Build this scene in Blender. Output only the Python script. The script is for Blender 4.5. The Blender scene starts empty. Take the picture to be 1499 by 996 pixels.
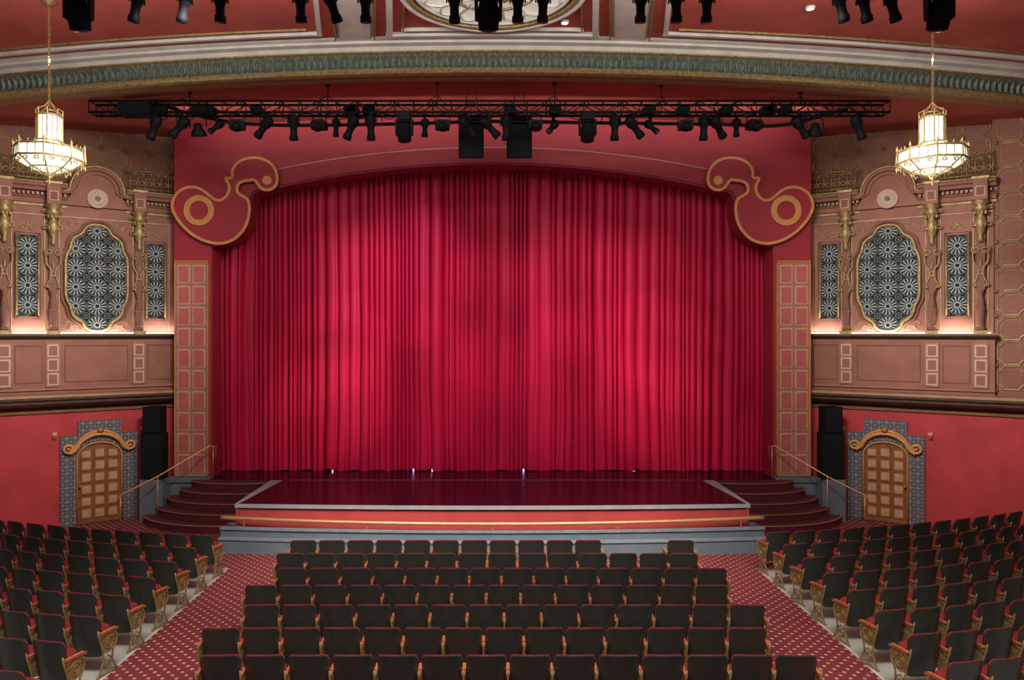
import bpy, math, random
from math import sin, cos, pi, radians, sqrt
from mathutils import Vector, Matrix
from mathutils.geometry import tessellate_polygon
random.seed(7)
F=1100.0; CX=721.0; CY=490.0; CZ=4.9
scene=bpy.context.scene
scene.view_settings.view_transform='Standard'
scene.view_settings.look='None'
scene.view_settings.exposure=0.0

def W(px,py,D): return ((px-CX)*D/F, CZ-(py-CY)*D/F)
def drop(x): return 0.0045*x*x

# ------------------------------------------------------------------ materials
class NT:
    def __init__(s,m):
        m.use_nodes=True; s.t=m.node_tree; s.n=s.t.nodes; s.l=s.t.links
        s.b=s.n.get('Principled BSDF')
    def new(s,t): return s.n.new(t)
    def put(s,sock,v):
        if hasattr(v,'is_output'): s.l.new(v,sock)
        else: sock.default_value=v
    def m(s,op,a,b=0.0,c=None):
        n=s.new('ShaderNodeMath'); n.operation=op
        s.put(n.inputs[0],a); s.put(n.inputs[1],b)
        if c is not None: s.put(n.inputs[2],c)
        return n.outputs[0]
    def mix(s,f,a,b):
        n=s.new('ShaderNodeMix'); n.data_type='RGBA'
        s.put(n.inputs[0],f)
        s.put(n.inputs[6],a if hasattr(a,'is_output') else (*a,1)); s.put(n.inputs[7],b if hasattr(b,'is_output') else (*b,1))
        return n.outputs[2]
    def pos(s):
        g=s.new('ShaderNodeNewGeometry'); x=s.new('ShaderNodeSeparateXYZ'); s.l.new(g.outputs['Position'],x.inputs[0]); return x.outputs
    def uv(s):
        g=s.new('ShaderNodeTexCoord'); x=s.new('ShaderNodeSeparateXYZ'); s.l.new(g.outputs['UV'],x.inputs[0]); return x.outputs
    def noise(s,scale,detail=3,vec=None):
        n=s.new('ShaderNodeTexNoise'); n.inputs['Scale'].default_value=scale; n.inputs['Detail'].default_value=detail
        if vec is None:
            g=s.new('ShaderNodeTexCoord'); vec=g.outputs['Object']
        s.l.new(vec,n.inputs['Vector']); return n.outputs[0]
    def bump(s,h,strength=.3,dist=.02):
        n=s.new('ShaderNodeBump'); n.inputs['Strength'].default_value=strength; n.inputs['Distance'].default_value=dist
        s.l.new(h,n.inputs['Height']); s.l.new(n.outputs[0],s.b.inputs['Normal'])
    def cell(s,a,size,off=0.0):
        q=s.m('ADD',s.m('DIVIDE',a,size),off); return s.m('SUBTRACT',s.m('FRACT',q),.5)

def mat(name,col,rough=.6,metal=0,var=.15,scale=6,bump=0.0,emis=None,es=0,sheen=0,coat=0,bs=40,spec=.5,alt=None):
    m=bpy.data.materials.new(name); t=NT(m); b=t.b
    if var>0 or alt:
        n=t.noise(scale)
        f=t.m('MULTIPLY_ADD',n,2.4,-.7)
        n2=t.new('ShaderNodeClamp'); t.l.new(f,n2.inputs[0])
        c=t.mix(n2.outputs[0],tuple(x*(1-var) for x in col),alt if alt else tuple(min(1,x*(1+var)) for x in col))
        t.l.new(c,b.inputs['Base Color'])
    else: b.inputs['Base Color'].default_value=(*col,1)
    b.inputs['Roughness'].default_value=rough; b.inputs['Metallic'].default_value=metal
    b.inputs['Specular IOR Level'].default_value=spec
    if sheen: b.inputs['Sheen Weight'].default_value=sheen; b.inputs['Sheen Tint'].default_value=(1,.3,.35,1)
    if coat: b.inputs['Coat Weight'].default_value=coat
    if emis: b.inputs['Emission Color'].default_value=(*emis,1); b.inputs['Emission Strength'].default_value=es
    if bump: t.bump(t.noise(bs,4),bump,.01)
    return m

PROS=mat('proscenium_crimson',(.33,.020,.034),.6,var=.10,scale=1.5,bump=.1)
REDWALL=mat('plaster_brick_red',(.46,.040,.046),.75,var=.18,scale=1.4,bump=.25)
CEILR=mat('ceiling_dusky_red',(.42,.080,.058),.8,var=.16,scale=1.3,bump=.3)
TERRA=mat('warm_rose_brown_plaster',(.28,.115,.080),.75,var=.16,scale=2,bump=.2)
TERRAD=mat('terracotta_dark',(.20,.082,.056),.75,var=.2,scale=2,bump=.2)
CREAM=mat('aged_cream_grey_plaster',(.60,.57,.52),.7,var=.12,scale=3,bump=.15)
PINK=mat('pink_panel_paint',(.56,.36,.29),.65,var=.1,scale=4)
DOORP=mat('door_panel_paint',(.50,.30,.20),.65,var=.15,scale=6)
PINKD=mat('rose_panel_paint',(.42,.09,.08),.65,var=.1,scale=4)
SALM=mat('red_pink_panel_paint',(.46,.11,.10),.65,var=.12,scale=4)
TAN=mat('bronze_tan_paint',(.29,.15,.075),.55,metal=.1,var=.15,scale=4)
PBACK=mat('pilaster_backing_paint',(.38,.16,.09),.6,var=.12,scale=4)
GOLD=mat('antique_olive_gold',(.32,.225,.09),.48,metal=.4,var=.4,scale=14,bump=.4)
GOLDO=mat('orange_gold_paint',(.60,.28,.09),.5,metal=.1,var=.12,scale=6)
WOODB=mat('warm_brown_door_wood',(.24,.09,.030),.5,var=.3,scale=7)
BRASS=mat('brass_rail',(.58,.29,.13),.35,metal=.4,var=.1)
GREY=mat('stage_blue_grey_paint',(.13,.165,.185),.6,var=.12,scale=3,bump=.1)
LGREY=mat('nosing_grey',(.34,.36,.39),.5,var=.1)
BLACK=mat('black_metal',(.005,.006,.008),.6,metal=.0,var=.2,spec=.15)
BLACKM=mat('black_paint_matte',(.005,.006,.008),.8,var=.2,spec=.15)
LENS=mat('lens_glass',(.02,.025,.04),.1,var=0,coat=.6)
STAGE=mat('stage_floor_gloss',(.006,.003,.005),.22,var=.4,scale=3,spec=.30)
STAGER=mat('stage_front_muted_red',(.50,.060,.052),.55,var=.12,scale=2)
DKCARPET=mat('stair_maroon_carpet',(.095,.010,.016),.95,var=.35,scale=20,bump=.5)
STEPE=mat('step_edge',(.27,.085,.055),.5)
CORN=mat('dark_bronze_cornice',(.09,.05,.033),.4,metal=.3,var=.3,scale=8)
WOODDK=mat('worn_green_black_seat_shell',(.014,.042,.035),.36,var=.3,scale=5,spec=.55,alt=(.046,.034,.028))
VELV=mat('seat_red_velvet',(.25,.011,.019),.85,var=.25,scale=12,sheen=.08)
ARM=mat('orange_armrest_wood',(.46,.13,.045),.4,var=.25,scale=10,coat=.2)
GLOW=mat('lamp_glass_glow',(.78,.85,.78),.3,var=0,emis=(.93,1,.91),es=1.0)
GLOWD=mat('lamp_glass_soft',(.75,.8,.7),.3,var=0,emis=(.98,1,.84),es=.75)
DLG=mat('downlight_glow',(.9,.9,.9),.3,var=0,emis=(1,1,1),es=3)
COVE=mat('cove_lamp_glow',(1,.95,.88),.3,var=0,emis=(1,.93,.84),es=8)
BACKD=mat('backstage_black',(.01,.005,.007),.9,var=0)
IRON=mat('gilded_iron',(.26,.18,.075),.45,metal=.4,var=.3,scale=12)
SPG=mat('speaker_grille',(.009,.010,.012),.75,bump=.5,bs=200,spec=.15)

def m_curtain():
    m=bpy.data.materials.new('crimson_velvet_curtain'); t=NT(m); b=t.b
    n=t.noise(.7); c=t.mix(n,(.50,.005,.046),(.62,.012,.075)); t.l.new(c,b.inputs['Base Color'])
    b.inputs['Roughness'].default_value=.5; b.inputs['Specular IOR Level'].default_value=.3
    b.inputs['Sheen Weight'].default_value=.06; b.inputs['Sheen Tint'].default_value=(1,.3,.6,1)
    return m
CURT=m_curtain()

def m_floor():
    m=bpy.data.materials.new('burgundy_carpet_diamonds'); t=NT(m); b=t.b; P=t.pos(); x,y=P[0],P[1]
    s=.20
    def dia(off,r,s=s):
        a=t.m('ABSOLUTE',t.cell(x,s,off)); c=t.m('ABSOLUTE',t.cell(y,s,off)); return t.m('LESS_THAN',t.m('ADD',a,c),r)
    d1=dia(0,.165); d2=dia(.5,.165); d=t.m('MAXIMUM',d1,d2)
    nz=t.noise(60); base=t.mix(nz,(.12,.010,.016),(.19,.018,.026))
    c=t.mix(d,base,(.50,.29,.20))
    ax=t.m('ABSOLUTE',x)
    g1=t.m('GREATER_THAN',ax,5.57)
    lim=t.m('MULTIPLY_ADD',t.m('SUBTRACT',ax,5.5),.24,15.75)
    g2=t.m('LESS_THAN',y,lim); g=t.m('MULTIPLY',g1,g2)
    nc=t.noise(2.5,5); con=t.mix(nc,(.24,.22,.19),(.48,.45,.40))
    c=t.mix(g,c,con)
    e=t.m('LESS_THAN',t.m('ABSOLUTE',t.m('SUBTRACT',ax,5.55)),.022); e=t.m('MULTIPLY',e,t.m('LESS_THAN',y,15.75))
    c=t.mix(e,c,(.5,.48,.45))
    t.l.new(c,b.inputs['Base Color']); b.inputs['Roughness'].default_value=.9
    t.bump(nz,.3,.005); return m
FLOOR=m_floor()
QUILT=mat('quilted_wall_plaster',(.24,.094,.064),.75,var=.06,scale=1.5,bump=.15)
QREL=mat('olive_gold_relief_paint',(.33,.215,.105),.55,metal=.1,var=.25,scale=5)
GS=.49
def m_grille():
    m=bpy.data.materials.new('pierced_sunburst_screen'); t=NT(m); b=t.b; U=t.uv(); u,v=U[0],U[1]
    s=GS
    a=t.cell(u,s); c=t.cell(v,s)
    r=t.m('SQRT',t.m('ADD',t.m('MULTIPLY',a,a),t.m('MULTIPLY',c,c)))
    th=t.m('ARCTAN2',c,a); sp=t.m('COSINE',t.m('MULTIPLY',th,14.0))
    pet=t.m('MULTIPLY',t.m('GREATER_THAN',sp,.10),t.m('MULTIPLY',t.m('LESS_THAN',r,.43),t.m('GREATER_THAN',r,.15)))
    ring=t.m('LESS_THAN',t.m('ABSOLUTE',t.m('SUBTRACT',r,.125)),.03)
    rim=t.m('LESS_THAN',t.m('ABSOLUTE',t.m('SUBTRACT',r,.47)),.018)
    aa=t.m('SUBTRACT',.5,t.m('ABSOLUTE',a)); cc=t.m('SUBTRACT',.5,t.m('ABSOLUTE',c))
    r2=t.m('SQRT',t.m('ADD',t.m('MULTIPLY',aa,aa),t.m('MULTIPLY',cc,cc)))
    lat=t.m('LESS_THAN',t.m('ABSOLUTE',t.m('SUBTRACT',r2,.14)),.022)
    lat=t.m('MAXIMUM',t.m('MAXIMUM',lat,rim),t.m('LESS_THAN',r2,.05))
    k=t.m('MAXIMUM',pet,ring)
    col=t.mix(lat,(.010,.015,.019),(.14,.14,.13)); col=t.mix(k,col,(.27,.295,.30))
    t.l.new(col,b.inputs['Base Color']); b.inputs['Roughness'].default_value=.7; b.inputs['Specular IOR Level'].default_value=.15
    return m
GRILLE=m_grille()

def m_tile():
    m=bpy.data.materials.new('grey_patterned_tile'); t=NT(m); b=t.b; U=t.uv(); u,v=U[0],U[1]
    s=.18
    a=t.m('ABSOLUTE',t.cell(u,s)); c=t.m('ABSOLUTE',t.cell(v,s))
    g=t.m('GREATER_THAN',t.m('MAXIMUM',a,c),.455)
    r=t.m('SQRT',t.m('ADD',t.m('MULTIPLY',a,a),t.m('MULTIPLY',c,c)))
    th=t.m('ARCTAN2',c,a)
    petal=t.m('MULTIPLY_ADD',t.m('COSINE',t.m('MULTIPLY',th,4.0)),.10,.26)
    k=t.m('LESS_THAN',r,petal); k2=t.m('LESS_THAN',r,t.m('MULTIPLY',petal,.62)); k3=t.m('LESS_THAN',r,.08)
    cr_=t.m('GREATER_THAN',t.m('ADD',a,c),.78)
    col=t.mix(k,(.070,.085,.115),(.32,.31,.30)); col=t.mix(k2,col,(.11,.12,.15)); col=t.mix(k3,col,(.45,.32,.22)); col=t.mix(cr_,col,(.34,.19,.13)); col=t.mix(g,col,(.24,.21,.20))
    t.l.new(col,b.inputs['Base Color']); b.inputs['Roughness'].default_value=.35; return m
TILE=m_tile()

def m_green():
    m=bpy.data.materials.new('grey_green_acanthus_band'); t=NT(m); b=t.b; U=t.uv(); u,v=U[0],U[1]
    a=t.cell(u,.30); w=t.m('SINE',t.m('MULTIPLY',v,26.0))
    k=t.m('LESS_THAN',t.m('ABSOLUTE',t.m('SUBTRACT',t.m('ABSOLUTE',a),t.m('MULTIPLY_ADD',w,.12,.2))),.07)
    nz=t.noise(14); base=t.mix(nz,(.055,.08,.065),(.12,.145,.12))
    col=t.mix(k,base,(.18,.185,.13)); t.l.new(col,b.inputs['Base Color']); b.inputs['Roughness'].default_value=.5
    t.bump(k,.6,.03); return m
GREEN=m_green()
GREENL=mat('green_leaf_relief',(.12,.15,.115),.5,metal=.1,var=.45,scale=12)

# ------------------------------------------------------------------ mesh builder
WL={}
class B:
    def __init__(s,xf=None):
        s.v=[];s.f=[];s.mi=[];s.sm=[];s.mats=[];s.uv=[];s.xf=xf;s.cur=0;s.smooth=False
    def use(s,m,smooth=None):
        if m not in s.mats: s.mats.append(m)
        s.cur=s.mats.index(m)
        if smooth is not None: s.smooth=smooth
        return s
    def add(s,vs,fs,smooth=None):
        o=len(s.v)
        for p in vs:
            s.uv.append((p[0],p[2]))
            s.v.append(s.xf(*p) if s.xf else tuple(p))
        for f in fs:
            s.f.append([i+o for i in f]); s.mi.append(s.cur); s.sm.append(s.smooth if smooth is None else smooth)
    def box(s,x0,x1,y0,y1,z0,z1,bev=0):
        if bev:
            b=bev; poly=[(x0+b,z0),(x1-b,z0),(x1,z0+b),(x1,z1-b),(x1-b,z1),(x0+b,z1),(x0,z1-b),(x0,z0+b)]
            return s.prism(poly,y0,y1,'y')
        vs=[(x,y,z) for x in(x0,x1) for y in(y0,y1) for z in(z0,z1)]
        s.add(vs,[(0,1,3,2),(4,6,7,5),(0,4,5,1),(2,3,7,6),(0,2,6,4),(1,5,7,3)],False)
    def prism(s,poly,a0,a1,ax,smooth=False,fn=None):
        n=len(poly)
        def mp(p,a):
            q={'x':(a,p[0],p[1]),'y':(p[0],a,p[1]),'z':(p[0],p[1],a)}[ax]
            return fn(*q) if fn else q
        vs=[mp(p,a0) for p in poly]+[mp(p,a1) for p in poly]
        tr=tessellate_polygon([[Vector((p[0],p[1],0)) for p in poly]])
        s.add(vs,[tuple(t) for t in tr]+[tuple(i+n for i in reversed(t)) for t in tr],False)
        o=len(s.v)-2*n
        for i in range(n):
            j=(i+1)%n
            s.f.append([o+i,o+j,o+n+j,o+n+i]); s.mi.append(s.cur); s.sm.append(smooth)
    def tube(s,pts,r,seg=8,closed=False,flat=1.0):
        pts=[Vector(p) for p in pts]; n=len(pts); vs=[]; fs=[]
        prev=None
        for i,p in enumerate(pts):
            if closed: t=pts[(i+1)%n]-pts[i-1]
            else: t=pts[min(i+1,n-1)]-pts[max(i-1,0)]
            if t.length<1e-9: t=Vector((0,0,1))
            t.normalize()
            if prev is None:
                up=Vector((0,1,0)) if abs(t.y)<.9 else Vector((1,0,0))
                a=t.cross(up).normalized()
            else:
                a=prev-t*prev.dot(t)
                a=a.normalized() if a.length>1e-6 else prev
            prev=a; b=t.cross(a)
            rr=r[i] if isinstance(r,(list,tuple)) else r
            for k in range(seg):
                an=2*pi*(k+.5)/seg; vs.append(tuple(p+a*cos(an)*rr+b*sin(an)*rr*flat))
        m=n if closed else n-1
        for i in range(m):
            for k in range(seg):
                j=(i+1)%n; l=(k+1)%seg
                fs.append((i*seg+k,i*seg+l,j*seg+l,j*seg+k))
        if not closed:
            fs.append(tuple(range(seg))[::-1]); fs.append(tuple((n-1)*seg+k for k in range(seg)))
        s.add(vs,fs,seg>5)
    def lathe(s,prof,c=(0,0,0),seg=16,axis=None,smooth=True,phase=0,sy=1.0):
        R=Matrix.Identity(3)
        if axis is not None: R=Vector((0,0,1)).rotation_difference(Vector(axis).normalized()).to_matrix()
        c=Vector(c); vs=[];fs=[]
        for r,h in prof:
            for k in range(seg):
                an=2*pi*k/seg+phase; vs.append(tuple(c+R@Vector((r*cos(an),r*sin(an)*sy,h))))
        for i in range(len(prof)-1):
            for k in range(seg):
                l=(k+1)%seg; fs.append((i*seg+k,i*seg+l,(i+1)*seg+l,(i+1)*seg+k))
        fs.append(tuple(range(seg))[::-1]); fs.append(tuple((len(prof)-1)*seg+k for k in range(seg)))
        s.add(vs,fs,smooth)
    def ring(s,c,R,r,seg=24,ts=6,plane='xz',flat=1.0,ry=None):
        ry=ry or R
        pts=[]
        for k in range(seg):
            a=2*pi*k/seg
            if plane=='xz': pts.append((c[0]+R*cos(a),c[1],c[2]+ry*sin(a)))
            elif plane=='xy': pts.append((c[0]+R*cos(a),c[1]+ry*sin(a),c[2]))
            else: pts.append((c[0],c[1]+R*cos(a),c[2]+ry*sin(a)))
        s.tube(pts,r,ts,True,flat)
    def build(s,name,parent=None,label=None,category=None,group=None,kind=None,origin=None):
        me=bpy.data.meshes.new(name)
        xs=[p[0] for p in s.v];ys=[p[1] for p in s.v];zs=[p[2] for p in s.v]
        o=Vector(origin) if origin else Vector(((min(xs)+max(xs))/2,(min(ys)+max(ys))/2,min(zs)))
        me.from_pydata([(p[0]-o.x,p[1]-o.y,p[2]-o.z) for p in s.v],[],s.f)
        ul=me.uv_layers.new(name='UVMap')
        for m in s.mats: me.materials.append(m)
        for i,p in enumerate(me.polygons):
            p.material_index=s.mi[i]; p.use_smooth=s.sm[i]
            for li in p.loop_indices: ul.data[li].uv=s.uv[me.loops[li].vertex_index]
        import bmesh
        bm=bmesh.new(); bm.from_mesh(me); bmesh.ops.recalc_face_normals(bm,faces=bm.faces); bm.to_mesh(me); bm.free()
        ob=bpy.data.objects.new(name,me); scene.collection.objects.link(ob)
        WL[ob.name]=o.copy()
        if parent is not None:
            ob.parent=parent; ob.location=o-WL[parent.name]
        else: ob.location=o
        meta(ob,label,category,group,kind); return ob
def meta(ob,label=None,category=None,group=None,kind=None):
    if label: ob['label']=label
    if category: ob['category']=category
    if group: ob['group']=group
    if kind: ob['kind']=kind
def empty(name,loc,label=None,category=None,group=None,kind=None):
    e=bpy.data.objects.new(name,None); e.empty_display_size=.1; scene.collection.objects.link(e); e.location=loc
    WL[e.name]=Vector(loc); meta(e,label,category,group,kind); return e
class Tmpl:
    def __init__(s,top): s.top=top; s.ch=list(top.children); s.used=False
    def put(s,loc,rz=0,sc=1.0,label=None,mirror=False):
        if not s.used: t=s.top; s.used=True
        else:
            t=s.top.copy(); scene.collection.objects.link(t)
            for c in s.ch:
                cc=c.copy(); cc.parent=t; scene.collection.objects.link(cc)
        t.location=loc; t.rotation_euler=(0,0,rz); t.scale=(sc,sc,sc)
        if label: t['label']=label
        return t

# ------------------------------------------------------------------ camera
cam=bpy.data.cameras.new('camera'); co=bpy.data.objects.new('camera',cam); scene.collection.objects.link(co)
co.location=(0,0,CZ); co.rotation_euler=(radians(90),0,0)
cam.sensor_width=36; cam.lens=F/1499*36; cam.shift_x=28.5/1499; cam.shift_y=-8/1499; cam.clip_end=200
scene.camera=co

# ------------------------------------------------------------------ floor
b=B().use(FLOOR); b.box(-14.5,14.5,-2,22.8,-.2,0)
b.build('floor',label='burgundy diamond-patterned carpet and bare concrete auditorium floor',kind='structure',category='floor')

# ------------------------------------------------------------------ ceiling
def sweepx(b,prof,x0,x1,n=56,smooth=False):
    m=len(prof); vs=[];fs=[]
    for i in range(n+1):
        x=x0+(x1-x0)*i/n
        for (y,z) in prof: vs.append((x,y,z-drop(x)))
    for i in range(n):
        for k in range(m):
            l=(k+1)%m; fs.append((i*m+k,i*m+l,(i+1)*m+l,(i+1)*m+k))
    tr=tessellate_polygon([[Vector((p[0],p[1],0)) for p in prof]])
    fs+=[tuple(t) for t in tr]+[tuple(n*m+i for i in t) for t in tr]
    b.add(vs,fs,smooth)
b=B().use(CEILR); sweepx(b,[(-2,11.42),(16.9,11.42),(17.05,10.8),(22.8,10.8),(22.8,11.1),(17.3,11.8),(-2,11.8)],-14.5,14.5)
b.build('ceiling',label='dusky red vaulted plaster ceiling',kind='structure',category='ceiling')

b=B().use(CREAM)
sweepx(b,[(16.35,11.45),(16.35,11.38),(16.45,11.36),(16.45,11.31),(16.6,11.29),(16.66,11.22),(16.72,11.22),(16.72,11.45)],-14,14)
b.use(GOLD); sweepx(b,[(16.66,11.24),(16.66,11.19),(16.72,11.17),(16.76,11.24)],-14,14)
b.use(GREEN); sweepx(b,[(16.72,11.3),(16.72,11.17),(16.80,11.08),(16.84,10.95),(16.80,10.85),(17.2,10.83),(17.2,11.3)],-14,14)
b.use(GOLD); sweepx(b,[(16.76,10.86),(16.74,10.81),(16.78,10.76),(16.88,10.74),(16.98,10.74),(17.0,10.86)],-14,14)
b.use(TAN); sweepx(b,[(16.98,10.86),(16.98,10.76),(17.15,10.74),(17.3,10.74),(17.3,10.86)],-14,14)
b.use(GREENL)
for i in range(-88,89):
    x=i*.135; z=-drop(x)
    b.add([(x,16.715,11.13+z),(x-.045,16.79,11.05+z),(x-.03,16.81,10.92+z),(x,16.755,10.88+z),(x+.03,16.81,10.92+z),(x+.045,16.79,11.05+z),(x,16.75,11.0+z)],
      [(0,1,6),(1,2,6),(2,3,6),(3,4,6),(4,5,6),(5,0,6)])
b.build('trim_1',label='grey-green acanthus and gilt sounding-arch cornice moulding',kind='structure',category='cornice')

def strip(b,pts,w,d0,d1):
    for i in range(len(pts)-1):
        a=Vector(pts[i]);c=Vector(pts[i+1]); L=(c-a).length; n=max(1,int(L/.6)); t=(c-a)/L; nn=Vector((-t.y,t.x))*w/2
        a=a-t*w/2; c=c+t*w/2
        vs=[];fs=[]
        for k in range(n+1):
            p=a+(c-a)*k/n
            for q,zz in((p+nn,d1),(p-nn,d1),(p-nn*.8,d0),(p+nn*.8,d0)):
                vs.append((q.x,q.y,11.42-drop(q.x)-zz))
        for k in range(n):
            for j in range(4):
                l=(j+1)%4; fs.append((k*4+j,k*4+l,k*4+4+l,k*4+4+j))
        fs+=[(0,1,2,3),(n*4,n*4+1,n*4+2,n*4+3)]
        b.add(vs,fs)
b=B().use(CREAM)
for s in(-1,1):
    strip(b,[(s*2.2,11.5),(s*2.98,16.3)],.80,.05,-.01)
    strip(b,[(s*1.66,12.0),(s*2.22,16.2)],.14,.09,-.01)
    strip(b,[(s*3.70,16.05),(s*2.90,11.8)],.11,.07,-.01)
    strip(b,[(s*3.70,16.05),(s*8,16.05),(s*13,16.05)],.11,.07,-.01)
strip(b,[(-2.22,16.2),(2.22,16.2)],.14,.09,-.01)
strip(b,[(-1.9,15.95),(1.9,15.95)],.06,.07,-.01)
b.use(GOLD)
for s in(-1,1):
    strip(b,[(s*2.2-.42*s,11.5),(s*2.98-.42*s,16.3)],.04,.10,-.01)
    strip(b,[(s*2.2+.42*s,11.5),(s*2.98+.42*s,16.3)],.04,.10,-.01)
    strip(b,[(s*1.40,12.2),(s*1.90,15.95)],.04,.07,-.01)
    strip(b,[(s*3.95,15.85),(s*13,15.85)],.03,.04,-.01)
b.build('trim_2',label='cream-grey and gilt plaster beams dividing the red ceiling into panels',kind='structure',category='ceiling rib')

cy=14.12; cz=11.38
e=empty('ceiling_medallion',(0,cy,11.2),'round cream and gold ceiling rosette with softly lit glass','ceiling medallion')
b=B().use(CREAM)
b.ring((0,cy,cz),1.76,.10,48,8,'xy',.7); b.ring((0,cy,cz),1.50,.06,48,8,'xy',.7)
b.use(GOLD); b.ring((0,cy,cz-.04),1.63,.05,48,8,'xy')
b.build('medallion_frame',e)
b=B().use(CREAM)
for k in range(16):
    a=2*pi*k/16
    pts=[(.42*cos(a-.02),cy+.42*sin(a-.02),cz-.02)]
    for t in range(0,9):
        q=-.19+.38*t/8; R=1.18+.24*cos(q/.19*pi/2)
        pts.append((R*cos(a+q),cy+R*sin(a+q),cz-.02))
    pts.append((.42*cos(a+.02),cy+.42*sin(a+.02),cz-.02))
    b.tube(pts,.028,5)
    b.lathe([(.0,-.04),(.06,0),(.0,.02)],(1.33*cos(a+pi/16),cy+1.33*sin(a+pi/16),cz),8)
b.use(GOLD)
b.ring((0,cy,cz-.02),.85,.03,32,6,'xy'); b.ring((0,cy,cz-.02),.42,.06,24,6,'xy')
b.lathe([(.05,-.16),(.3,-.08),(.36,.02),(.2,.03)],(0,cy,cz-.01),16)
b.build('medallion_rosette',e)
b=B().use(mat('rosette_lit_glass',(.6,.6,.52),.4,var=.1,scale=3,emis=(1,.93,.8),es=.38))
b.lathe([(1.5,0),(1.5,.02)],(0,cy,11.39),48); b.build('rosette_glass',e)

b=B().use(CREAM); b.lathe([(.10,0),(.12,.03),(.12,.05)],(0,0,0),16); b.use(DLG); b.lathe([(.0,-.005),(.085,-.004),(.085,.0)],(0,0,0),16)
dl=b.build('ceiling_downlight',label='small round recessed ceiling downlight, lit',category='downlight',group='ceiling downlights'); T=Tmpl(dl)
T.put((1.50,15.6,11.37-drop(1.5)),0,.8); T.put((6.15,14.55,11.37-drop(6.15)),0,.8)

# ------------------------------------------------------------------ proscenium wall
DP=20.3
def half_open():
    pts=[(7.58,0),(7.58,W(0,360,DP)[1])]
    for px,py in((327,357),(341,352),(354,342),(362,328),(366,312),(366,296)): 
        X,z=W(px,py,DP); pts.append((-X,z))
    X0=-W(372,0,DP)[0]
    for k in range(0,17):
        X=X0*(1-k/16); pts.append((X,9.5-.0185*X*X))
    return pts
h=half_open()
poly=[(-8.6,0),(-8.6,10.95),(8.6,10.95),(8.6,0)]+h+[(-x,z) for x,z in reversed(h[:-1])]
b=B().use(PROS); b.prism(poly,DP,21.0,'y'); b.build('wall_proscenium',label='crimson proscenium wall with shallow arched stage opening',kind='structure',category='wall')
b=B().use(BACKD); b.box(-9.5,9.5,22.6,22.8,0,11.0); b.build('wall_back',label='black wall behind the stage curtain',kind='structure',category='wall')
b=B().use(PINK)
b.tube([(x,DP-.01,W(0,216,DP)[1]-.0175*x*x+.0) for x in [-5.85+i*.3 for i in range(40)]],.018,6)
b.build('trim_3',label='thin pale bead moulding following the stage arch',kind='structure',category='moulding')
b=B().use(mat('arch_edge_wine',(.17,.008,.03),.5))
b.tube([(x,DP-.01,z) for x,z in h[1:]+[(-x,z) for x,z in reversed(h[1:-1])]],.05,6)
b.build('trim_4',label='wine red rounded edge moulding of the stage arch',kind='structure',category='moulding')

SC=[(254,305),(256,292),(263,282),(274,276),(286,275),(298,279),(308,287),(316,293),(325,294),(333,288),(337,279),(336,270),(332,262),(341,261),(342,250),(349,240),(360,234),(373,232),(386,234),(397,240),(404,249),(407,260),(406,270),(400,277),(391,279),(383,276),(378,269),(373,264),(367,265),(358,266),(350,271),(349,282),(357,288),(363,292),(366,300),(366,314),(362,329),(353,343),(340,353),(324,357),(307,355),(290,348),(275,337),(262,322)]
def cr(pts,closed=True,n=4):
    out=[];N=len(pts)
    for i in range(N if closed else N-1):
        p0=pts[(i-1)%N] if closed or i>0 else pts[0];p1=pts[i];p2=pts[(i+1)%N];p3=pts[(i+2)%N] if closed or i+2<N else pts[-1]
        for k in range(n):
            t=k/n
            out.append(tuple(.5*((2*p1[j])+(-p0[j]+p2[j])*t+(2*p0[j]-5*p1[j]+4*p2[j]-p3[j])*t*t+(-p0[j]+3*p1[j]-3*p2[j]+p3[j])*t**3) for j in range(len(p1))))
    if not closed: out.append(tuple(pts[-1]))
    return out
for s in(-1,1):
    e=empty('scroll_ornament',(s*7.6,20.2,W(0,358,DP)[1]),'orange-gold double scroll ornament on the red stage arch corner','wall ornament','scroll ornaments at the arch corners')
    P=[(-s*W(x,y,20.2)[0],W(x,y,20.2)[1]) for x,y in cr(SC,True,3)]
    b=B().use(PROS); b.prism(P,20.14,20.298,'y'); b.build('scroll_plaque',e)
    b=B().use(GOLDO)
    b.tube([(x,20.13,z) for x,z in P],.052,4,True,.5)
    X,z=W(293,309,20.2); b.ring((-s*X,20.12,z),.33,.11,40,4,'xz',.35)
    X,z=W(392,265,20.2); b.lathe([(.0,.03),(.12,.03),(.135,0)],(-s*X,20.14,z),24,(0,-1,0),False)
    b.build('scroll_gilding',e,label='flat orange-gold outline, ring and round boss')

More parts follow.
